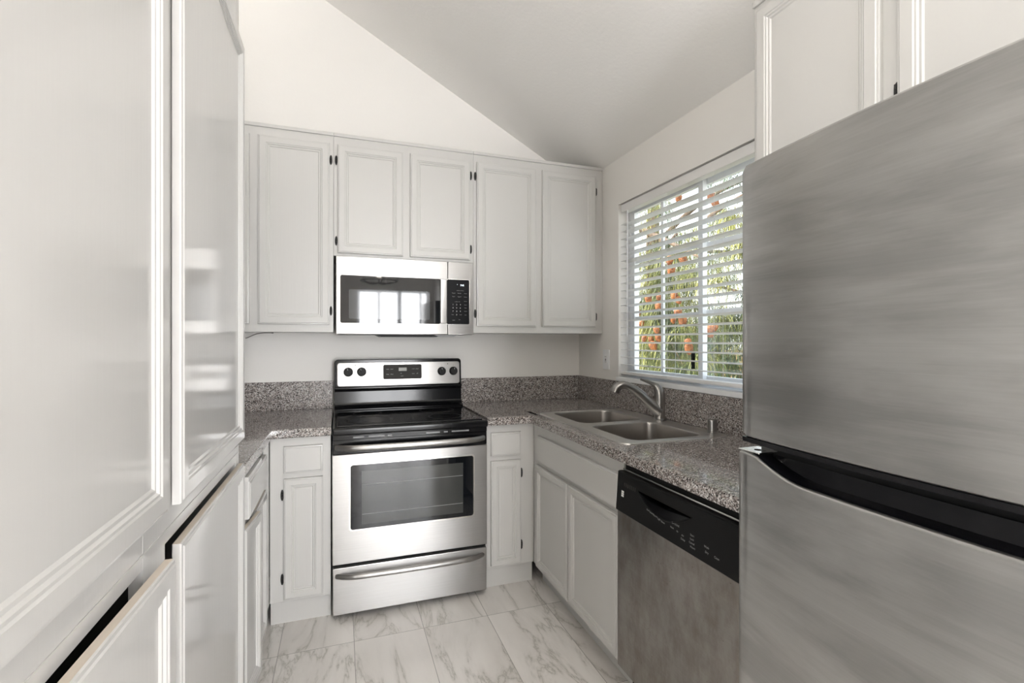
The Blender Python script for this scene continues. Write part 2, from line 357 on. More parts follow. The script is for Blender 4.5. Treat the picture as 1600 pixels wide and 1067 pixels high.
# rear window
bm = BM(); box(bm, RX0, RX1, -3.385, -3.34, RZ0, RZ0+.04); box(bm, RX0, RX1, -3.385, -3.34, RZ1-.04, RZ1)
for x in (RX0+.02, 0.632, 1.36, RX1-.02): box(bm, x-.014, x+.014, -3.38, -3.345, RZ0, RZ1)
box(bm, .955, 1.02, -3.385, -3.34, RZ0, RZ1); 
for k in range(41): box(bm, RX0+.03, RX1-.03, -3.33, -3.285, RZ0+.06+.05*k, RZ0+.0625+.05*k)
struct('window_2', bm, M_white)

# ------------------------------------------------------------------ upper cabinets on the back wall
def upper(label, x0, x1, z0, doors, group=None):
    t = thing('upper_cabinet', label, 'cabinet', ((x0+x1)/2, YB, z0))
    b = BM(); box(b, x0+.0004, x1-.0004, 2.798, YB-.001, z0, 2.44, bev=.0015, seg=1)
    box(b, x0+.0004, x1-.0004, 2.790, 2.799, 2.425, 2.444, bev=.003)
    obj('cabinet_box', b, M_cab, t)
    for a, c, z, hs, hz in doors:
        cab_door('cabinet_door', t, Face((a, 2.798, 0), (1, 0, 0), (0, -1, 0)), c-a, z, 2.381, hinge=hs, hz=hz)
    return t
upper('light grey wall cabinet left of the microwave, its broad door hinged on the right', XL+.003, -0.037, 1.368, [(-0.80, -0.441, 1.409, None, None), (-0.4015, -0.0572, 1.409, 'hi', (2.295, 1.483))])
upper('short light grey wall cabinet with two doors directly above the microwave', -0.037, 0.739, 1.781, [(-0.0166, 0.3298, 1.797, 'lo', (2.297, 1.862)), (0.3699, 0.7175, 1.797, 'hi', (2.297, 1.862))])
upper('tall light grey two-door wall cabinet between microwave and window corner', 0.739, XR-.001, 1.368, [(0.7581, 1.1368, 1.409, 'lo', (2.297, 1.483)), (1.179, 1.552, 1.409, 'hi', (2.285, 1.477))])
# cabinet over the refrigerator, on the right wall
t = thing('upper_cabinet', 'light grey wall cabinet hung high above the refrigerator', 'cabinet', (XR, 0.83, 1.85))
b = BM(); box(b, 1.298, XR-.001, 0.39, 1.262, 1.83, 2.44, bev=.0015, seg=1); box(b, 1.290, 1.30, 0.39, 1.264, 2.425, 2.444, bev=.003); obj('cabinet_box', b, M_cab, t)
cab_door('cabinet_door', t, Face((1.298, 0.853, 0), (0, 1, 0), (-1, 0, 0)), 0.389, 1.85, 2.40)
cab_door('cabinet_door', t, Face((1.298, 0.42, 0), (0, 1, 0), (-1, 0, 0)), 0.392, 1.85, 2.40, hinge='hi', hz=(1.935, 2.31))

# ------------------------------------------------------------------ tall pantry on the left
t = thing('pantry_cabinet', 'tall glossy off-white pantry cabinet with doors slightly ajar', 'cabinet', (-0.63, 1.1, 0))
px, b = -0.31, BM()
P0, P1 = 0.30, 1.768
box(b, px-.02, px, P0, P0+.05, 0.10, 2.60); box(b, px-.02, px, P1-.045, P1, 0.10, 2.60); box(b, px-.02, px, 0.965, 1.072, 0.10, 1.0); box(b, px-.02, px, 0.965, 1.135, 1.0, 2.60)
box(b, px-.0195, px-.0003, P0+.05, P1-.045, 0.942, 1.035); box(b, px-.0195, px-.0003, P0+.05, P1-.045, 2.24, 2.60); box(b, px-.0195, px-.0003, P0+.05, P1-.045, 0.10, 0.135)
box(b, XL+.002, px-.02, P1-.018, P1-.0005, 0.0, 2.60); box(b, XL+.002, px-.02, P0, P0+.018, 0.0, 2.60); box(b, XL+.002, px-.02, P0+.018, P1-.018, 2.58, 2.60)
obj('cabinet_box', b, M_gloss, t)
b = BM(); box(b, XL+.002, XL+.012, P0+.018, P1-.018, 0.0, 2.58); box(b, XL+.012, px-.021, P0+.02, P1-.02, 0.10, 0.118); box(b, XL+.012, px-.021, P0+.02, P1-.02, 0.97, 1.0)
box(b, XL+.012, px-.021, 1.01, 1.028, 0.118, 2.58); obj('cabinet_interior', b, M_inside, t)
obj('toe_kick', mk(px-.08, px-.07, P0, P1-.02, 0, 0.10), M_cab, t)
obj('joint_strip', mk(px-.001, px+.0012, P0, P1, 0.962, 0.968), M_gloss, t)
def ajar(y_h, y_e, x_e, z0, z1, name='pantry_door', x_h=None, par=None, m=None, k=1.0, edge=True):
    """door hinged at y_h on the frame, free edge at y_e with its front at x_e"""
    xh = (x_h if x_h is not None else px) + 0.001
    d = Vector((x_e-0.019-xh, y_e-y_h, 0)); w = d.length; d.normalize()
    n = Vector((d.y, -d.x, 0)) if d.y > 0 else Vector((-d.y, d.x, 0))
    return cab_door(name, par or t, Face((xh, y_h, 0), d, n), w, z0, z1, m or M_gloss, k=k, edge=edge)
ajar(0.33, 1.008, -0.283, 1.022, 2.262)
ajar(1.760, 1.104, -0.2885, 1.005, 2.262)
ajar(0.33, 1.003, -0.271, 0.115, 0.940)
ajar(1.760, 1.100, -0.287, 0.115, 0.930)

# ------------------------------------------------------------------ base cabinets
def base_back(label, x0, x1, dx0, dx1, hs):
    t = thing('base_cabinet', label, 'cabinet', ((x0+x1)/2, 2.8, 0))
    obj('cabinet_box', mk(x0, x1, 2.48, YB-.001, 0.112, 0.874, bev=.001, seg=1), M_cab, t)
    obj('toe_kick', mk(x0, x1, 2.508, 2.525, 0.0, 0.1115), M_cab, t)
    f = Face((dx0, 2.48, 0), (1, 0, 0), (0, -1, 0))
    drawer_front('drawer', t, f, dx1-dx0, 0.709, 0.833)
    cab_door('cabinet_door', t, f, dx1-dx0, 0.127, 0.683, k=0.8, hinge=hs, hz=(0.607, 0.218), raised=True)
    return t
base_back('narrow grey base cabinet left of the stove with one drawer and one door', -0.308, -0.045, -0.249, -0.081, 'lo')
base_back('narrow grey base cabinet right of the stove with one drawer and one door', 0.722, 0.9975, 0.750, 0.918, 'hi')
# left run, between pantry and corner
t = thing('base_cabinet', 'glossy grey base cabinet beside the pantry, drawer above doors hanging ajar', 'cabinet', (-0.6, 2.1, 0))
b = BM(); box(b, -.33, -.31, 2.29, 2.479, .112, .874); box(b, -.33, -.31, 1.775, 1.815, .112, .874)
box(b, -.3295, -.3103, 1.815, 2.29, .855, .874); box(b, -.3295, -.3103, 1.815, 2.29, .112, .14); box(b, -.3295, -.3103, 1.815, 2.29, .69, .725); box(b, -.3297, -.3101, 1.985, 2.025, .112, .70)
obj('cabinet_box', b, M_gloss, t)
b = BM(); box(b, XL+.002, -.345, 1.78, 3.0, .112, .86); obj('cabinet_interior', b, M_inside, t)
obj('toe_kick', mk(-.40, -.385, 1.775, 2.49, 0, .11), M_cab, t)
drawer_front('drawer', t, Face((-.305, 1.835, 0), (0, 1, 0), (1, 0, 0)), 0.41, 0.722, 0.850, M_gloss)
ajar(2.262, 2.00, -0.289, 0.127, 0.700, 'cabinet_door', -0.31, t, k=0.8)
ajar(1.785, 1.972, -0.268, 0.127, 0.705, 'cabinet_door', -0.31, t, k=0.8)
obj('cutting_board', mk(-.60, -.286, 1.80, 2.08, .857, .873, bev=.002), M_gloss, t)
# sink base
t = thing('sink_base_cabinet', 'wide grey base cabinet with two doors under the sink', 'cabinet', (1.3, 2.04, 0))
b = BM(); box(b, .998, 1.016, 1.578, 2.479, .112, .874); box(b, 1.016, 1.58, 1.578, 1.596, .112, .874); box(b, 1.016, 1.58, 2.462, 2.479, .112, .70); box(b, 1.016, 1.58, 1.596, 2.462, .112, .13)
obj('cabinet_box', b, M_cab, t)
obj('toe_kick', mk(1.055, 1.07, 1.578, 2.492, 0, .1115), M_cab, t)
f = Face((.998, 1.599, 0), (0, 1, 0), (-1, 0, 0)); drawer_front('false_drawer_front', t, f, .795, .684, .820)
cab_door('cabinet_door', t, f, .421, .119, .664, hinge='lo', hz=(.60, .21), k=.85)
cab_door('cabinet_door', t, Face((.998, 2.034, 0), (0, 1, 0), (-1, 0, 0)), .381, .119, .662, k=.85)

# ------------------------------------------------------------------ granite worktops
ZC, TC = .918, .042
t = thing('countertop', 'speckled brown granite worktop left of the stove with low backsplash', 'countertop', (-.6, 2.5, ZC-TC))
def lpoly(bm, pts, z0, z1, bev=.006):
    loops = []
    def off(d):
        n = len(pts); out = []
        for i in range(n):
            a, p, c = Vector(pts[i-1]), Vector(pts[i]), Vector(pts[(i+1) % n]); e1 = (p-a).normalized(); e2 = (c-p).normalized()
            n1 = Vector((-e1.y, e1.x)); n2 = Vector((-e2.y, e2.x)); out.append(p + (n1+n2)*d/(1+n1.dot(n2)))
        return out
    for d, z in ((bev, z0), (0, z0+bev), (0, z1-bev), (bev*.3, z1-bev*.3), (bev, z1)):
        loops.append([(q.x, q.y, z) for q in off(d)])
    loft(bm, loops); return bm
b = BM(); lpoly(b, [(XL+.001, 1.772), (-.293, 1.772), (-.293, 2.437), (-.043, 2.437), (-.043, YB-.001), (XL+.001, YB-.001)], ZC-TC, ZC); obj('worktop', b, M_gran, t)
b = BM(); box(b, XL+.001, -.043, 3.109, YB-.001, ZC+.0002, 1.082, bev=.0015); box(b, XL+.001, XL+.021, 1.772, 3.109, ZC+.0002, 1.082, bev=.0015); obj('backsplash', b, M_gran2, t)
t = thing('countertop', 'speckled brown granite worktop around the sink and corner with backsplash', 'countertop', (1.3, 2.0, ZC-TC))
SX0, SX1, SY0, SY1 = 1.055, 1.475, 1.655, 2.485
b = BM()
def rim_box(bm, x0, x1, y0, y1): box(bm, x0, x1, y0, y1, ZC-TC, ZC)
rim_box(b, SX0-.02, SX1+.0, .925, SY0); rim_box(b, SX1, XR-.001, .925, 2.60); rim_box(b, SX0-.02, SX1, SY1, 2.60); rim_box(b, 1.02, XR-.001, 2.60, YB-.001); rim_box(b, 1.0, SX0-.02, .925, 2.60)
rim_box(b, .722, 1.02, 2.47, YB-.001); 
# rolled front edges
def edge_run(bm, p0, p1, inward):
    inward = Vector(inward); prof = [(0.036, 0), (0.007, 0), (0.002, .002), (0, .007), (0, TC-.008), (.0025, TC-.0025), (.008, TC), (.036, TC)]
    loft(bm, [[Vector(p)+inward*i+Vector((0, 0, ZC-TC+h)) for i, h in prof] for p in (p0, p1)], True, True)
edge_run(b, (.965, .925, 0), (.965, 2.474, 0), (1, 0, 0)); edge_run(b, (.722, 2.437, 0), (.970, 2.437, 0), (0, 1, 0))
obj('worktop', b, M_gran, t)
b = BM(); box(b, .740, 1.588, 3.109, YB-.001, ZC+.0002, 1.076, bev=.0015); box(b, 1.588, XR-.001, .925, YB-.001, ZC+.0002, 1.076, bev=.0015); obj('backsplash', b, M_gran2, t)

# ------------------------------------------------------------------ double sink
t = thing('kitchen_sink', 'stainless steel double-bowl sink set into the granite worktop', 'sink', (1.29, 2.07, ZC))
X0, X1, Y0, Y1 = 1.030, 1.553, 1.628, 2.508
def xy(pts, z): return [(u, v, z) for u, v in pts]
bowls = [(1.095, 1.447, 2.098, 2.470), (1.095, 1.447, 1.666, 2.040)]
b = BM()
outer = [b.verts.new(p) for p in xy(rr(X0+.008, X1-.008, Y0+.008, Y1-.008, .035, 6), ZC+.006)]
eds = [b.edges.new((outer[i], outer[(i+1) % len(outer)])) for i in range(len(outer))]
for q in bowls:
    l = [b.verts.new(p) for p in xy(rr(*q, .055, 6), ZC+.006)]
    eds += [b.edges.new((l[i], l[(i+1) % len(l)])) for i in range(len(l))]
bmesh.ops.triangle_fill(b, edges=eds, use_beauty=True)
lo = [xy(rr(X0+.008, X1-.008, Y0+.008, Y1-.008, .035, 6), ZC+.006), xy(rr(X0+.002, X1-.002, Y0+.002, Y1-.002, .040, 6), ZC+.004), xy(rr(X0, X1, Y0, Y1, .042, 6), ZC+.0005)]
loft(b, lo, False, False)
bmesh.ops.remove_doubles(b, verts=b.verts, dist=1e-5)
obj('rim', b, M_sink, t)
for x0, x1, y0, y1 in bowls:
    b = BM(); lo = []
    for ins, dz, r in ((0, .006, .055), (.003, .0035, .052), (.005, -.004, .050), (.010, -.10, .048), (.014, -.165, .045), (.030, -.182, .035), (.07, -.187, .02)):
        lo.append(xy(rr(x0+ins, x1-ins, y0+ins, y1-ins, r, 6), ZC+dz))
    loft(b, lo, False, True); o = obj('bowl', b, M_bowl_shade, t)
    cx, cy = (x0+x1)/2+.03, (y0+y1)/2
    lathe(b := BM(), (cx, cy, ZC-.187), (0, 0, 1), [(.045, -.01), (.045, .002), (.038, .003), (.032, -.006), (0, -.006)]); obj('drain', b, M_chrome, o)

# ------------------------------------------------------------------ faucet and air gap
t = thing('faucet', 'brushed nickel single-lever faucet curving over the sink', 'faucet', (1.512, 2.064, ZC+.007))
fx, fy, fz = 1.512, 2.064, ZC+.007
b = BM(); lathe(b, (fx, fy, fz), (0, 0, 1), [(.034, 0), (.034, .004), (.029, .008), (.0262, .02), (.0262, .115), (.0268, .118)]); obj('body', b, M_nickel, t)
def bez(P, n):
    out = []
    for i in range(n+1):
        s = i/n; Q = [Vector(p) for p in P]
        while len(Q) > 1: Q = [Q[k]*(1-s)+Q[k+1]*s for k in range(len(Q)-1)]
        out.append(Q[0])
    return out
tip = Vector((1.288, 2.125, 1.083))
sp = bez([(fx, fy, .966), (fx-.045, fy+.012, .995), (fx-.10, fy+.027, 1.07), (fx-.165, fy+.045, 1.133), (fx-.212, fy+.056, 1.11), (fx-.222, fy+.060, 1.066)], 22)
b = BM(); tube(b, sp, [.031-.0115*min(1, i/12) + (.0035*max(0, i-13)/9) for i in range(23)], 16); obj('spout', b, M_nickel, t)
lv = bez([(fx, fy, 1.030), (fx, fy, 1.075), (fx-.005, fy+.004, 1.105), (fx-.045, fy+.012, 1.112), (fx-.095, fy+.024, 1.130)], 18)
b = BM(); tube(b, lv, [.0268, .0268, .0265, .0262, .0255, .024, .0225, .0205, .018, .016, .014, .0125, .011, .010, .0095, .0088, .008, .007, .006], 16); obj('lever_handle', b, M_nickel, t)
t2 = lathe(BM(), (1.528, 1.715, ZC+.0065), (0, 0, 1), [(.024, 0), (.024, .003), (.0205, .005), (.0205, .050), (.019, .054), (0, .054)])
tag(obj('air_gap_cap', t2, M_nickel), 'small brushed nickel dishwasher air gap cap beside the faucet', 'air gap')

# ------------------------------------------------------------------ stove
RX, RW, RY = -0.039, 0.757, 2.458
t = thing('stove', 'freestanding electric stove with stainless steel front and black glass top', 'stove', (RX+RW/2, 2.75, 0))
b = BM(); box(b, RX+.003, RX+RW-.003, RY+.002, 3.02, .035, .885); obj('body', b, M_blackm, t)
F = back(RY)
# cooktop
b = BM(); box(b, RX-.001, RX+RW+.001, 2.415, 2.985, .876, .912, bev=.009, seg=3); obj('cooktop_frame', b, M_black, t)
ct = obj('cooktop_glass', mk(RX+.022, RX+RW-.022, 2.447, 2.955, .9125, .9165, bev=.002), M_bglass, t)
def circle(bm, cx, cy, r, z, wd=.0012, n=48):
    ring(bm, lambda u, v, w: Vector((u, v, z+w)), [(cx+r*math.cos(2*PI*k/n), cy+r*math.sin(2*PI*k/n)) for k in range(n)], [(cx+(r-wd)*math.cos(2*PI*k/n), cy+(r-wd)*math.sin(2*PI*k/n)) for k in range(n)], 0, .0003)
for cx, cy, r in ((.14, 2.60, .115), (.53, 2.60, .09), (.14, 2.84, .078), (.53, 2.84, .10)):
    b = BM(); circle(b, cx, cy, r, .9166); circle(b, cx, cy, r*.93, .9166); obj('burner_ring', b, M_clock, ct)
# vent band under the lip
b = BM(); box(b, RX+.003, RX+RW-.003, RY-.028, RY+.01, .853, .875)
obj('front_band', b, M_black, t)
for x0, x1 in ((.055, .105), (.125, .20), (.215, .235), (.40, .47), (.49, .51), (.53, .62)): obj('vent_slot', mk(x0, x1, RY-.0295, RY-.028, .860, .867), M_grey, t)
# backguard
bx0, bx1 = RX+.004, RX+RW-.004+.006
def gprof(y0, z0): pass
b = BM()
prof = [(3.10, .895), (2.975, .895), (2.975, .925), (3.005, .935), (3.018, .96), (3.022, 1.02), (3.010, 1.032), (3.008, 1.045), (3.012, 1.05), (3.03, 1.06), (3.10, 1.06)]
loft(b, [[(x, y, z) for y, z in prof] for x in (bx0, bx1)]); bg = obj('backguard', b, M_black, t, angle=50)
Fp = Face((0, 3.024, 0), (1, 0, 0), (0, -1, 0))
class Tilt:
    def __call__(s, u, v, w=0): return Vector((u, 3.018+(v-1.05)*.08-w*.997, v+w*.08))
Fp = Tilt()
b = BM(); slab(b, Fp, rr(bx0, bx1, 1.038, 1.212, .020), -.080, .004, .006); obj('panel_bezel', b, M_black, bg)
b = BM(); slab(b, Fp, rr(bx0+.014, bx1-.012, 1.054, 1.192, .014), 0, .010, .003); cp = obj('control_panel', b, M_steel, t)
b = BM(); slab(b, Fp, rr(.240, .469, 1.090, 1.177, .009), .010, .0125, .001); dp = obj('display', b, M_clock, t)
b = BM(); slab(b, Fp, [(.331, 1.138), (.378, 1.138), (.378, 1.158), (.331, 1.158)], .0126, .0132); obj('clock_window', b, M_lcd, dp)
for (u, v, s) in ((.266, 1.150, 'bake'), (.290, 1.150, 'broil'), (.266, 1.120, 'keep'), (.290, 1.120, 'clean'), (.418, 1.150, 'cook'), (.442, 1.150, 'timer'), (.418, 1.121, 'start'), (.442, 1.121, 'off'), (.345, 1.124, 'on'), (.35, 1.108, 'oven')):
    text(s, .0085, Fp, u, v, .0129, M_gprint, dp)
text('FRIGIDAIRE', .0125, Fp, .352, 1.069, .0104, M_dprint, cp, sx=1.15)
for kx in (.041, .116, .594, .668):
    b = BM(); kz = 1.137 if kx < .3 else 1.132
    o0 = Fp(kx, kz, .010); ax = (Fp(kx, kz, 1)-Fp(kx, kz, 0))
    lathe(b, o0, ax, [(.0265, 0), (.0265, .004), (.0235, .006), (.0225, .019), (.021, .021), (0, .021)], 28)
    rotk = {.041: .3, .116: .4, .594: .15, .668: -.15}[kx]
    cs, sn = math.cos(rotk), math.sin(rotk)
    slab(b, lambda u, v, w: Fp(kx+u*cs-v*sn, kz+u*sn+v*cs, w), rr(-.005, .005, -.021, .021, .004, 3), .030, .037, .001)
    kn = obj('knob', b, M_blackm, t)
    b = BM(); slab(b, lambda u, v, w: Fp(kx+u*cs-v*sn, kz+u*sn+v*cs, w), [(-.001, .010), (.001, .010), (.001, .020), (-.001, .020)], .0371, .0376); obj('pointer', b, M_print, kn)
    b = BM()
    for k in range(12):
        a = 2*PI*k/12; u, v = kx+.034*math.cos(a), kz+.034*math.sin(a); slab(b, Fp, [(u-.0008, v-.0008), (u+.0008, v-.0008), (u+.0008, v+.0008), (u-.0008, v+.0008)], .0101, .0104)
    obj('dial_marks', b, M_dprint, cp)
for s, u, v in (('OFF', .041, 1.172), ('OFF', .116, 1.173), ('LO', .048, 1.098), ('LO', .122, 1.099), ('OFF', .594, 1.168), ('OFF', .668, 1.168)): text(s, .006, Fp, u, v, .0104, M_dprint, cp)
for u in (.080, .632): obj('indicator_light', slab(BM(), Fp, rr(u-.003, u+.003, 1.174, 1.180, .0029, 3), .0101, .0108), M_blackm, cp)
# oven door
b = BM(); box(b, RX+.001, RX+RW-.001, RY-.022, RY+.001, .784, .851, bev=.004); obj('door_top_band', b, M_black, t)
b = BM(); slab(b, F, [(RX+.0005, .264), (RX+RW-.0005, .264), (RX+RW-.0005, .7835), (RX+.0005, .7835)], -.001, .024, .004)
od = obj('oven_door', b, M_steel, t)
b = BM(); ring(b, F, rr(.036, .651, .417, .738, .016), rr(.043, .644, .424, .731, .012), .020, .0262); obj('window_trim', b, M_chrome, od)
b = BM(); slab(b, F, rr(.043, .644, .424, .731, .012), .019, .0248); wg = obj('oven_window', b, M_bglass, od)
b = BM(); slab(b, F, [(.094, .444), (.590, .444), (.590, .699), (.094, .699)], .0248, .0252); obj('inner_pane', b, M_ovin, wg)
b = BM()
for z in (.492, .633): slab(b, F, [(.096, z), (.588, z), (.588, z+.002), (.096, z+.002)], .0252, .0254)
obj('oven_rack_lines', b, M_gprint, wg)
def bar_handle(par, x0, x1, z, y, depth, h, name='door_handle'):
    pts = []; n = 26
    for i in range(n+1):
        s = i/n; e = min(s, 1-s)*n/4.0; k = 1-(1-min(1, e))**2.4
        pts.append((x0+(x1-x0)*s, y-depth*k - .010*math.sin(PI*s), z))
    bm = BM(); loops = []
    for i, p in enumerate(pts):
        q0, q1 = Vector(pts[max(0, i-1)]), Vector(pts[min(n, i+1)]); tn = (q1-q0).normalized(); a = Vector((tn.y, -tn.x, 0))
        loops.append([Vector(p) + a*math.cos(2*PI*k/14)*.009 + Vector((0, 0, 1))*math.sin(2*PI*k/14)*h for k in range(14)])
    loft(bm, loops); return obj(name, bm, M_steel, par)
bar_handle(t, RX+.016, RX+RW-.016, .818, RY-.018, .040, .0145)
# drawer
b = BM(); slab(b, F, rr(RX+.002, RX+RW-.002, .028, .250, .006, 3), 0, .024, .004); dr = obj('storage_drawer', b, M_steel, t)
bar_handle(dr, RX+.018, RX+RW-.02, .212, RY-.018, .034, .0125, 'drawer_handle')
for x in (RX+.06, RX+RW-.06):
    for y in (RY+.05, 2.97):
        b = BM(); lathe(b, (x, y, 0), (0, 0, 1), [(.021, 0), (.021, .008), (.012, .010), (.012, .04)], 16); obj('foot', b, M_blackm, t)

# ------------------------------------------------------------------ microwave
MX0, MX1, MY, MZ0, MZ1 = -.0245, .733, 2.763, 1.356, 1.7765
t = thing('microwave', 'stainless steel microwave oven mounted under the cabinets above the stove', 'microwave', (.354, YB, MZ0))
b = BM(); box(b, MX0+.002, MX1-.002, MY+.022, YB-.001, MZ0, MZ1-.001, bev=.003, seg=1); obj('case', b, M_grey, t)
F = back(MY+.022)
b = BM(); slab(b, F, [(MX0, MZ0+.002), (.5795, MZ0+.002), (.5795, MZ1), (MX0, MZ1)], 0, .022, .003); md = obj('microwave_door', b, M_steel, t)
b = BM(); slab(b, F, [(.5815, MZ0+.002), (MX1, MZ0+.002), (MX1, MZ1), (.5815, MZ1)], 0, .022, .003); mc = obj('control_panel', b, M_steel, t)
b = BM(); slab(b, F, rr(-.003, .5365, 1.418, 1.675, .010), .0221, .0232); g = obj('door_glass', b, M_bglass, md)
b = BM(); slab(b, F, rr(.0405, .476, 1.441, 1.600, .008), .0232, .0237); obj('viewing_window', b, M_mwin, g)
b = BM(); slab(b, F, rr(.535, .573, 1.421, 1.675, .003, 3), .024, .036, .004); obj('handle', b, M_steel, md)
b = BM(); slab(b, F, rr(.5735, .706, 1.417, 1.675, .008), .0221, .0232); kp = obj('keypad', b, M_keypad, mc)
b = BM(); ring(b, F, rr(.5725, .7085, 1.4155, 1.6775, .010), rr(.5745, .7060, 1.4175, 1.6755, .008), .0222, .0245); obj('keypad_trim', b, M_chrome, mc)
# round emblem
b = BM(); circ = lambda r, n=32: [(.352+r*math.cos(2*PI*k/n), 1.714+r*math.sin(2*PI*k/n)) for k in range(n)]
ring(b, F, circ(.0145), circ(.0128), .0221, .0227); em = obj('emblem', b, M_gprint, md)
text('GE', .0135, F, .352, 1.714, .0226, M_gprint, em, sx=.9)
text('7:42', .013, F, .664, 1.643, .0236, M_led, kp, 'clock_digits', bold=.0003)
b = BM(); slab(b, F, rr(.634, .637, 1.646, 1.649, .0014, 2), .0233, .0236); obj('indicator', b, M_led, kp)
text('SENSOR COOKING', .0048, F, .652, 1.612, .0236, M_gprint, kp)
for u, v, s in ((.614, 1.597, 'Popcorn'), (.648, 1.597, 'Beverage'), (.684, 1.596, 'Reheat'), (.614, 1.577, 'Potato'), (.648, 1.577, 'Vegetable'), (.684, 1.576, 'Chicken'), (.684, 1.551, 'Defrost'), (.636, 1.547, 'EXPRESS COOK'), (.684, 1.530, 'Power'), (.684, 1.512, 'Timer'), (.684, 1.493, 'Add 30'), (.684, 1.472, 'Light'), (.614, 1.440, 'START'), (.648, 1.444, 'Vent')):
    text(s, .0058 if s != 'EXPRESS COOK' else .0045, F, u, v, .0236, M_gprint, kp)
for i, s in enumerate('123456789'): text(s, .010, F, .610+.0215*(i % 3), 1.531-.0195*(i//3), .0236, M_print, kp, 'digit')
text('0', .010, F, .6315, 1.4725, .0236, M_print, kp, 'digit'); text('Clear', .006, F, .608, 1.4725, .0236, M_gprint, kp); text('Cook', .006, F, .655, 1.4725, .0236, M_gprint, kp)
# underside
b = BM(); loft(b, [[(x, y, z) for x, z in ((.18, MZ0+.001), (.56, MZ0+.001), (.52, MZ0-.012), (.21, MZ0-.012))] for y in (MY+.03, MY+.20)]); obj('bottom_duct', b, M_blackm, t)
b = BM(); loft(b, [[(x, y, z) for x, z in ((.50, MZ0+.001), (.66, MZ0+.001), (.62, MZ0-.009), (.53, MZ0-.009))] for y in (MY+.025, MY+.12)]); obj('lamp_cover', b, M_grey, t)
b = BM()
for k in range(16): box(b, .03+.008*k, .034+.008*k, MY+.03, MY+.12, MZ0-.003, MZ0+.001)
obj('vent_grille', b, M_grey, t)

# ------------------------------------------------------------------ dishwasher
t = thing('dishwasher', 'stained stainless steel dishwasher with black control panel under the worktop', 'dishwasher', (1.25, 1.27, 0))
D0, D1 = .965, 1.573
b = BM(); box(b, 1.00, 1.56, D0+.006, D1-.004, .10, .872); obj('tub_case', b, M_blackm, t)
b = BM(); box(b, .966, 1.00, D0, D1, .125, .699, bev=.004); obj('door_panel', b, M_dw, t)
class DW:
    def __call__(s, u, v, w=0): return Vector((.958+(v-.70)*.07-w, u, v))
FD = DW()
b = BM(); slab(b, FD, [(D0, .700), (D1, .700), (D1, .842), (D0, .842)], -.035, 0, .005)
cpn = obj('control_panel', b, M_blackm, t)
obj('door_top_trim', mk(.985, 1.01, D0+.004, D1-.01, .846, .852), M_chrome, t)
# pocket handle: crescent recess drawn as a dark scoop with a lip
def crescent():
    top = [(1.425-.24*s, .808-.004*s - .0*s) for s in (0, 1)]
    pts = []
    for k in range(17): s = k/16; pts.append((1.43-.26*s, .806-.046*math.sin(PI*min(1, s*1.02))**.8))
    for k in range(17): s = 1-k/16; d = .012 if .22 < s < .62 else 0.0; pts.append((1.43-.26*s, .806-.004 - d))
    return pts
b = BM(); slab(b, FD, crescent(), .0002, .0008); obj('handle_pocket', b, M_grip, cpn)
b = BM(); pl = [FD(1.435-.27*k/16, .806-.050*math.sin(PI*k/16)**.8, .001) for k in range(17)]; tube(b, pl, .0014, 6); obj('pocket_lip', b, M_black, cpn)
for k in range(7): obj('vent_slot', slab(BM(), FD, [(1.519-.011*k, .797), (1.524-.011*k, .797), (1.524-.011*k, .810), (1.519-.011*k, .810)], .0002, .0007), M_inside, cpn)
b = BM()
for z in (.758, .7655, .773): slab(b, FD, [(1.523, z), (1.538, z), (1.538, z+.0062), (1.523, z+.0062)], .0002, .0008)
obj('emblem', b, M_print, cpn)
for u, v, s in ((1.335, .775, 'CYCLES'), (1.375, .760, 'Pots'), (1.355, .757, 'Heavy'), (1.335, .754, 'Norm'), (1.315, .751, 'Light'), (1.295, .748, 'Rinse'), (1.235, .762, 'OPTIONS'), (1.25, .748, 'Heat'), (1.225, .745, 'Hi'), (1.20, .742, 'Air'), (1.198, .731, 'Delay'), (1.16, .757, 'Start'), (1.16, .746, 'Lock'), (1.16, .735, 'Cancel'), (1.155, .724, 'Hours'), (1.10, .747, 'Wash'), (1.098, .733, 'Dry'), (1.06, .733, 'Clean')):
    text(s, .0085, FD, u, v, .0006, M_gprint, cpn, flip=True)
b = BM(); box(b, 1.03, 1.045, D0+.004, D1-.004, 0.0, .118); obj('toe_panel', b, M_blackm, t)

# ------------------------------------------------------------------ refrigerator
t = thing('refrigerator', 'large stainless steel top-freezer refrigerator with smudged bowed doors', 'refrigerator', (1.25, .45, 0))
Fy0, Fy1 = .030, .869
def bow(y): s = (y-.45)/.42; return .822 + .028*min(1.2, s*s)
def fdoor(name, zb, ztop, xo):
    bm = BM(); n = 40; loops = []
    for i in range(n+1):
        y = Fy0+(Fy1-Fy0)*i/n; e = min(i, n-i)/n*(Fy1-Fy0); rd = .010
        xin = 0 if e > rd else rd - math.sqrt(max(0, rd*rd-(rd-e)**2))
        x = bow(y)+xin+xo; zt = ztop(y); q = .006; ee = .004 if i in (0, n) else 0
        loops.append([(.905, y, zb+ee), (x+q, y, zb+ee), (x, y, zb+q+ee), (x, y, zt-q-ee), (x+q*.3, y, zt-q*.3-ee), (x+q, y, zt-ee), (.905, y, zt-ee)])
    loft(bm, loops); return obj(name, bm, M_fridge, t, angle=50)
up = fdoor('freezer_door', 1.108, lambda y: 1.712, 0.0)
def scoop(y):
    s = (Fy1-y); lo, hi = .055, .19
    a = 1.078
    if s < lo: return a
    k = min(1, (s-lo)/(hi-lo)); k = math.sin(k*PI/2); return a-.034*k
low = fdoor('refrigerator_door', .09, scoop, -.010)
b = BM(); n = 30; loops = []       # glossy black grip set behind the scooped top of the lower door
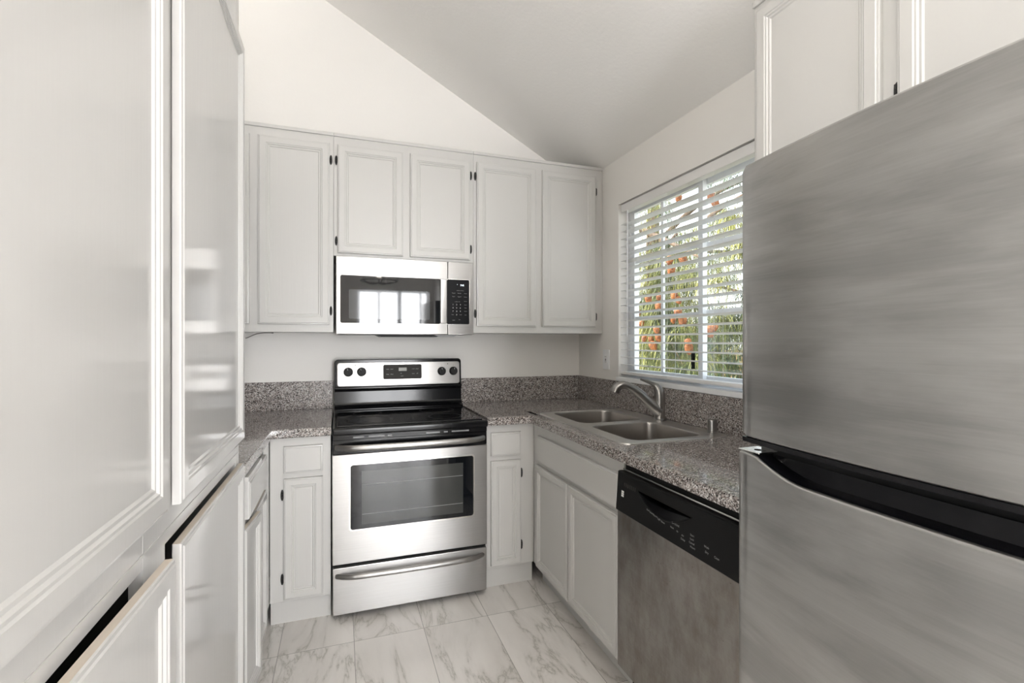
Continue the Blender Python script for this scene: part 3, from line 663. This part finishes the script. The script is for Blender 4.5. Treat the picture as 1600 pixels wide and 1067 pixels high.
for i in range(n+1):
    y = Fy0+.012+(Fy1-.060-Fy0)*i/n; x = bow(y)
    loops.append([(.90, y, scoop(y)-.01), (x+.006, y, scoop(y)-.004), (x-.003, y, scoop(y)+.0015), (x+.004, y, scoop(y)+.003), (x+.032, y, scoop(y)+.004), (x+.038, y, 1.078), (.90, y, 1.082)])
loft(b, loops); obj('door_grip', b, M_grip, low)
b = BM(); loops = []
for i in range(n+1):
    y = Fy0+.004+(Fy1-.012-Fy0)*i/n; x = bow(y); loops.append([(.90, y, 1.098), (x+.004, y, 1.098), (x+.002, y, 1.1085), (.90, y, 1.1085)])
loft(b, loops); obj('door_bottom_trim', b, M_black, up)
b = BM(); box(b, .843, .90, Fy1-.062, Fy1-.004, 1.0785, 1.0815, bev=.001, seg=1); hp = obj('hinge_cap', b, M_chrome, low)
b = BM(); lathe(b, (.868, Fy1-.035, 1.0815), (0, 0, 1), [(.0075, 0), (.0075, .0006), (0, .0006)], 16); obj('hinge_hole', b, M_inside, hp)
b = BM(); box(b, .906, 1.56, Fy0+.006, Fy1-.006, .03, 1.695, bev=.004); obj('refrigerator_case', b, M_grey, t)
b = BM(); box(b, .90, 1.5, Fy0+.02, Fy1-.02, 0, .03); obj('base_grille', b, M_blackm, t)

# ------------------------------------------------------------------ window blind
t = thing('window_blind', 'white horizontal slat blind hanging open in the sink window', 'blind', (1.64, 1.98, 2.15))
by0, by1 = WY0+.012, WY1-.012
obj('head_rail', mk(1.618, 1.664, by0, by1, 2.103, 2.152, bev=.003), M_slat, t)
obj('bottom_rail', mk(1.617, 1.665, by0, by1, 1.118, 1.136, bev=.004), M_slat, t)
for k in range(20):
    z = 1.163+.0448*k+.012; b = BM()
    loft(b, [[(1.616+.050*s, y, z+.0035*math.sin(PI*s)+.002-.006*(s-.5)+dz) for s, dz in ((0, 0), (.25, 0), (.5, 0), (.75, 0), (1, 0), (1, -.0026), (.75, -.0026), (.5, -.0026), (.25, -.0026), (0, -.0026))] for y in (by0, by1)])
    obj('slat', b, M_slat, t)
b = BM()
for y in (2.44, 2.14, 1.80, 1.50):
    for x in (1.6145, 1.6665): tube(b, [(x, y, 1.13), (x, y, 2.105)], .0007, 5)
obj('ladder_cords', b, M_slat, t)
b = BM(); tube(b, [(1.608, 2.508, 1.345), (1.609, 2.508, 2.10)], .0032, 8); obj('tilt_wand', b, M_white, t)

# ------------------------------------------------------------------ wall outlet, loose cable
t = thing('wall_outlet', 'white wall outlet on the right wall between corner and window', 'outlet', (XR, 2.744, 1.20))
F = right(XR); b = BM(); slab(b, F, rr(2.706, 2.784, 1.139, 1.265, .005, 3), 0, .006, .002); obj('cover_plate', b, M_white, t)
b = BM(); slab(b, F, rr(2.729, 2.761, 1.168, 1.236, .002, 3), .006, .0085, .001); rc = obj('receptacle', b, M_white, t)
b = BM()
for z in (1.183, 1.215):
    for y in (2.739, 2.751): slab(b, F, [(y-.0012, z), (y+.0012, z), (y+.0012, z+.009), (y-.0012, z+.009)], .0085, .0088)
for z in (1.1955, 1.2025): slab(b, F, [(2.738, z), (2.752, z), (2.752, z+.0045), (2.738, z+.0045)], .0085, .0092)
obj('slots_and_buttons', b, M_blackm, rc)
b = BM(); pth = bez([(-.47, 2.86, 1.335), (-.44, 2.86, 1.345), (-.42, 2.86, 1.366), (-.39, 2.86, 1.364), (-.345, 2.86, 1.364)], 14); tube(b, pth, .0022, 8)
lathe(b, (-.347, 2.86, 1.3640), (1, 0, 0), [(.0025, 0), (.0038, .002), (.0038, .010), (0, .010)], 12)
tag(obj('cable', b, M_nickel), 'thin grey cable end under the wall cabinet beside the pantry', 'cable')

# ------------------------------------------------------------------ chandelier (behind the camera, mirrored in the microwave door)
t = thing('chandelier', 'black wire ring chandelier mirrored in the microwave door glass', 'chandelier', (.48, -1.2, 2.12))
b = BM(); tube(b, [(.48+.235*math.cos(2*PI*k/40), -1.2+.235*math.sin(2*PI*k/40), 2.12) for k in range(41)], .006, 6); obj('ring', b, M_blackm, t)
for k in range(5):
    a = 2*PI*k/5+.2; ex, ey = .48+.235*math.cos(a), -1.2+.235*math.sin(a)
    b = BM(); tube(b, bez([(.48, -1.2, 2.10), (.48+.12*math.cos(a), -1.2+.12*math.sin(a), 2.06), (ex, ey, 2.12)], 8), .005, 6); arm = obj('arm', b, M_blackm, t)
    b = BM(); lathe(b, (ex, ey, 2.12), (0, 0, 1), [(.012, 0), (.012, .07), (.010, .075), (.017, .10), (.012, .125), (0, .14)], 10); obj('bulb', b, M_white, arm)
b = BM(); tube(b, [(.48, -1.2, 2.08), (.48, -1.2, 3.05)], .006, 8); obj('stem', b, M_blackm, t)

# ------------------------------------------------------------------ outside: pine, fence, ground
gr = mk(1.9, 14, -3, 14, -.65, -.6); g = obj('ground', gr, M_soil); g['kind'] = 'structure'
t = thing('pine_tree', 'pine tree with drooping needles and orange cones outside the window', 'tree', (4.3, 5.3, -.6))
b = BM(); tube(b, [(4.5, 6.2, -.6), (4.45, 6.1, 1.0), (4.2, 5.9, 2.4), (4.3, 6.0, 4.0)], [.16, .13, .10, .06], 12); obj('trunk', b, M_bark, t)
random.seed(11)
limbs = []
def limb(p0, p1, r, sag=.15):
    p0, p1 = Vector(p0), Vector(p1); m_ = (p0+p1)/2+Vector((0, 0, sag)); pts = bez([p0, m_, p1], 10); limbs.append((pts, r)); return pts
L1 = [limb((4.25, 5.95, 2.2), (3.05, 3.9, 2.35), .045), limb((4.4, 6.0, 1.6), (3.3, 4.7, 1.3), .03), limb((4.35, 6.0, 2.7), (3.4, 3.2, 2.75), .04, .3),
      limb((4.3, 6.0, 1.9), (3.2, 3.3, 1.75), .035, .25), limb((4.4, 6.0, 1.2), (3.1, 4.2, .95), .025), limb((4.3, 6.0, 3.2), (3.2, 4.6, 3.1), .03), limb((4.4, 6.0, 1.0), (3.9, 4.4, .9), .02), limb((4.3, 6.0, 2.5), (4.4, 4.0, 2.2), .035, .2),
      limb((3.0, 4.42, 2.5), (3.0, 3.50, 2.05), .034, .02), limb((2.9, 3.4, 2.32), (2.9, 2.85, 2.45), .022, .03), limb((3.0, 4.285, 2.43), (3.0, 4.296, 1.835), .012, .05), limb((3.0, 4.25, 1.79), (3.0, 3.98, 1.55), .010, 0), limb((3.0, 4.19, 1.73), (3.0, 4.39, 1.57), .010, 0),
      limb((3.4, 4.6, 2.42), (2.9, 4.35, 1.75), .010, -.1), limb((3.5, 4.7, 2.35), (3.0, 4.25, 1.35), .009, .05), limb((3.0, 4.3, 1.75), (3.0, 3.75, 1.1), .007, .02)]
b = BM()
for pts, r in limbs: tube(b, pts, [r*(1-.7*i/10) for i in range(11)], 8)
obj('branches', b, M_bark, t)
def tuft(bm, c, n, L, spread, droop):
    for _ in range(n):
        d = Vector((random.gauss(0, 1), random.gauss(0, 1), random.gauss(-.1, .55))).normalized(); o = Vector(c)+Vector((random.gauss(0, spread), random.gauss(0, spread), random.gauss(0, spread*.7)))
        l = L*random.uniform(.6, 1.2); s = d.cross(Vector((0, 0, 1))); s = s.normalized()*.003 if s.length > .01 else Vector((.0022, 0, 0))
        a = o+d*l*.5+Vector((0, 0, -droop*l*.2)); e = o+d*l*.85+Vector((0, 0, -droop*l))
        v = [bm.verts.new(q) for q in (o-s, o+s, a+s, a-s, e)]
        bm.faces.new((v[0], v[1], v[2], v[3])); bm.faces.new((v[3], v[2], v[4]))
bA, bB = BM(), BM(); spots = []
for li, (pts, r) in enumerate(limbs):
    for k in range(2, 11):
        p = pts[k]
        for _ in range((3 if li < 8 else 1) if p.z < 1.95 else 1):
            c = p + Vector((random.uniform(-.28, .28), random.uniform(-.28, .28), random.uniform(-.34, .14)))
            c.x = max(c.x, 3.02); spots.append(c); tuft(bB if random.random() < .3 else bA, c, 75, .24, .05, .75)
for _ in range(150):
    c = Vector((random.uniform(3.2, 5.2), random.uniform(3.0, 6.4), random.uniform(.4, 1.65))); tuft(bA if random.random() < .7 else bB, c, 70, .26, .07, .75)
for _ in range(130):
    c = Vector((random.uniform(4.6, 5.8), random.uniform(3.8, 8.0), random.uniform(.3, 1.7))); tuft(bB, c, 80, .34, .14, .6)
for nm, bb, mm in (('needles', bA, M_needle), ('needles', bB, M_needle2)):
    o = obj(nm, bb, mm, t, smooth=False); o['kind'] = 'stuff'
from math import atan2
def cone(c, s):
    bm = BM(); r0 = []
    prof = [(0, -.5), (.26, -.44), (.36, -.25), (.34, 0), (.26, .25), (.13, .42), (0, .5)]
    ax = Vector((random.gauss(0, .3), random.gauss(0, .3), -1)).normalized()
    lathe(bm, c, ax, [(r*s, h*s) for r, h in prof], 12)
    for q in range(70):
        h = -.42+.86*q/70; a = q*2.4; rr_ = .36*math.cos(h*2.6)*s
        u = ax.cross(Vector((1, 0, .1))).normalized(); w = ax.cross(u)
        d = u*math.cos(a)+w*math.sin(a); p = Vector(c)+ax*h*s+d*rr_*.92; k = .055*s
        tt = ax.cross(d)
        v = [bm.verts.new(x) for x in (p-tt*k*1.5, p+tt*k*1.5, p+d*k*1.4-ax*k*1.3)]; bm.faces.new(v)
    return obj('cone', bm, M_cone, t, smooth=False)
cones = [(2.75, 3.49, 2.55), (2.78, 3.14, 2.48), (2.81, 3.12, 2.42), (2.84, 3.54, 2.03), (2.75, 3.59, 1.94), (2.78, 3.65, 2.04), (2.81, 4.01, 1.72), (2.84, 3.88, 1.74), (2.75, 3.77, 1.64),
         (2.78, 3.59, 1.72), (2.81, 3.57, 1.68), (2.84, 4.23, 1.6), (2.75, 3.5, 1.56), (2.78, 3.6, 1.51), (2.81, 3.51, 1.49), (2.84, 4.18, 1.49), (2.75, 3.8, 1.42), (2.78, 3.81, 1.35), (2.81, 4.08, 1.34),
         (2.84, 4.01, 1.33), (2.75, 3.85, 1.27), (2.78, 3.4, 1.3), (2.81, 3.43, 1.25), (2.84, 3.18, 1.42), (2.75, 3.13, 1.4), (2.78, 3.15, 1.38)]
for c in cones: cone(c, random.uniform(.075, .105))
t = thing('fence', 'orange-brown wooden board fence beyond the pine tree', 'fence', (7, 6, -.6))
b = BM()
for k in range(34): box(b, 6.9, 6.92, 3.4+.15*k, 3.4+.15*k+.14, -.6, 1.15)
obj('boards', b, M_fence, t); b = BM(); box(b, 6.86, 6.9, 3.4, 8.5, .85, .93); box(b, 6.86, 6.9, 3.4, 8.5, -.1, -.02); obj('rails', b, M_fence, t)
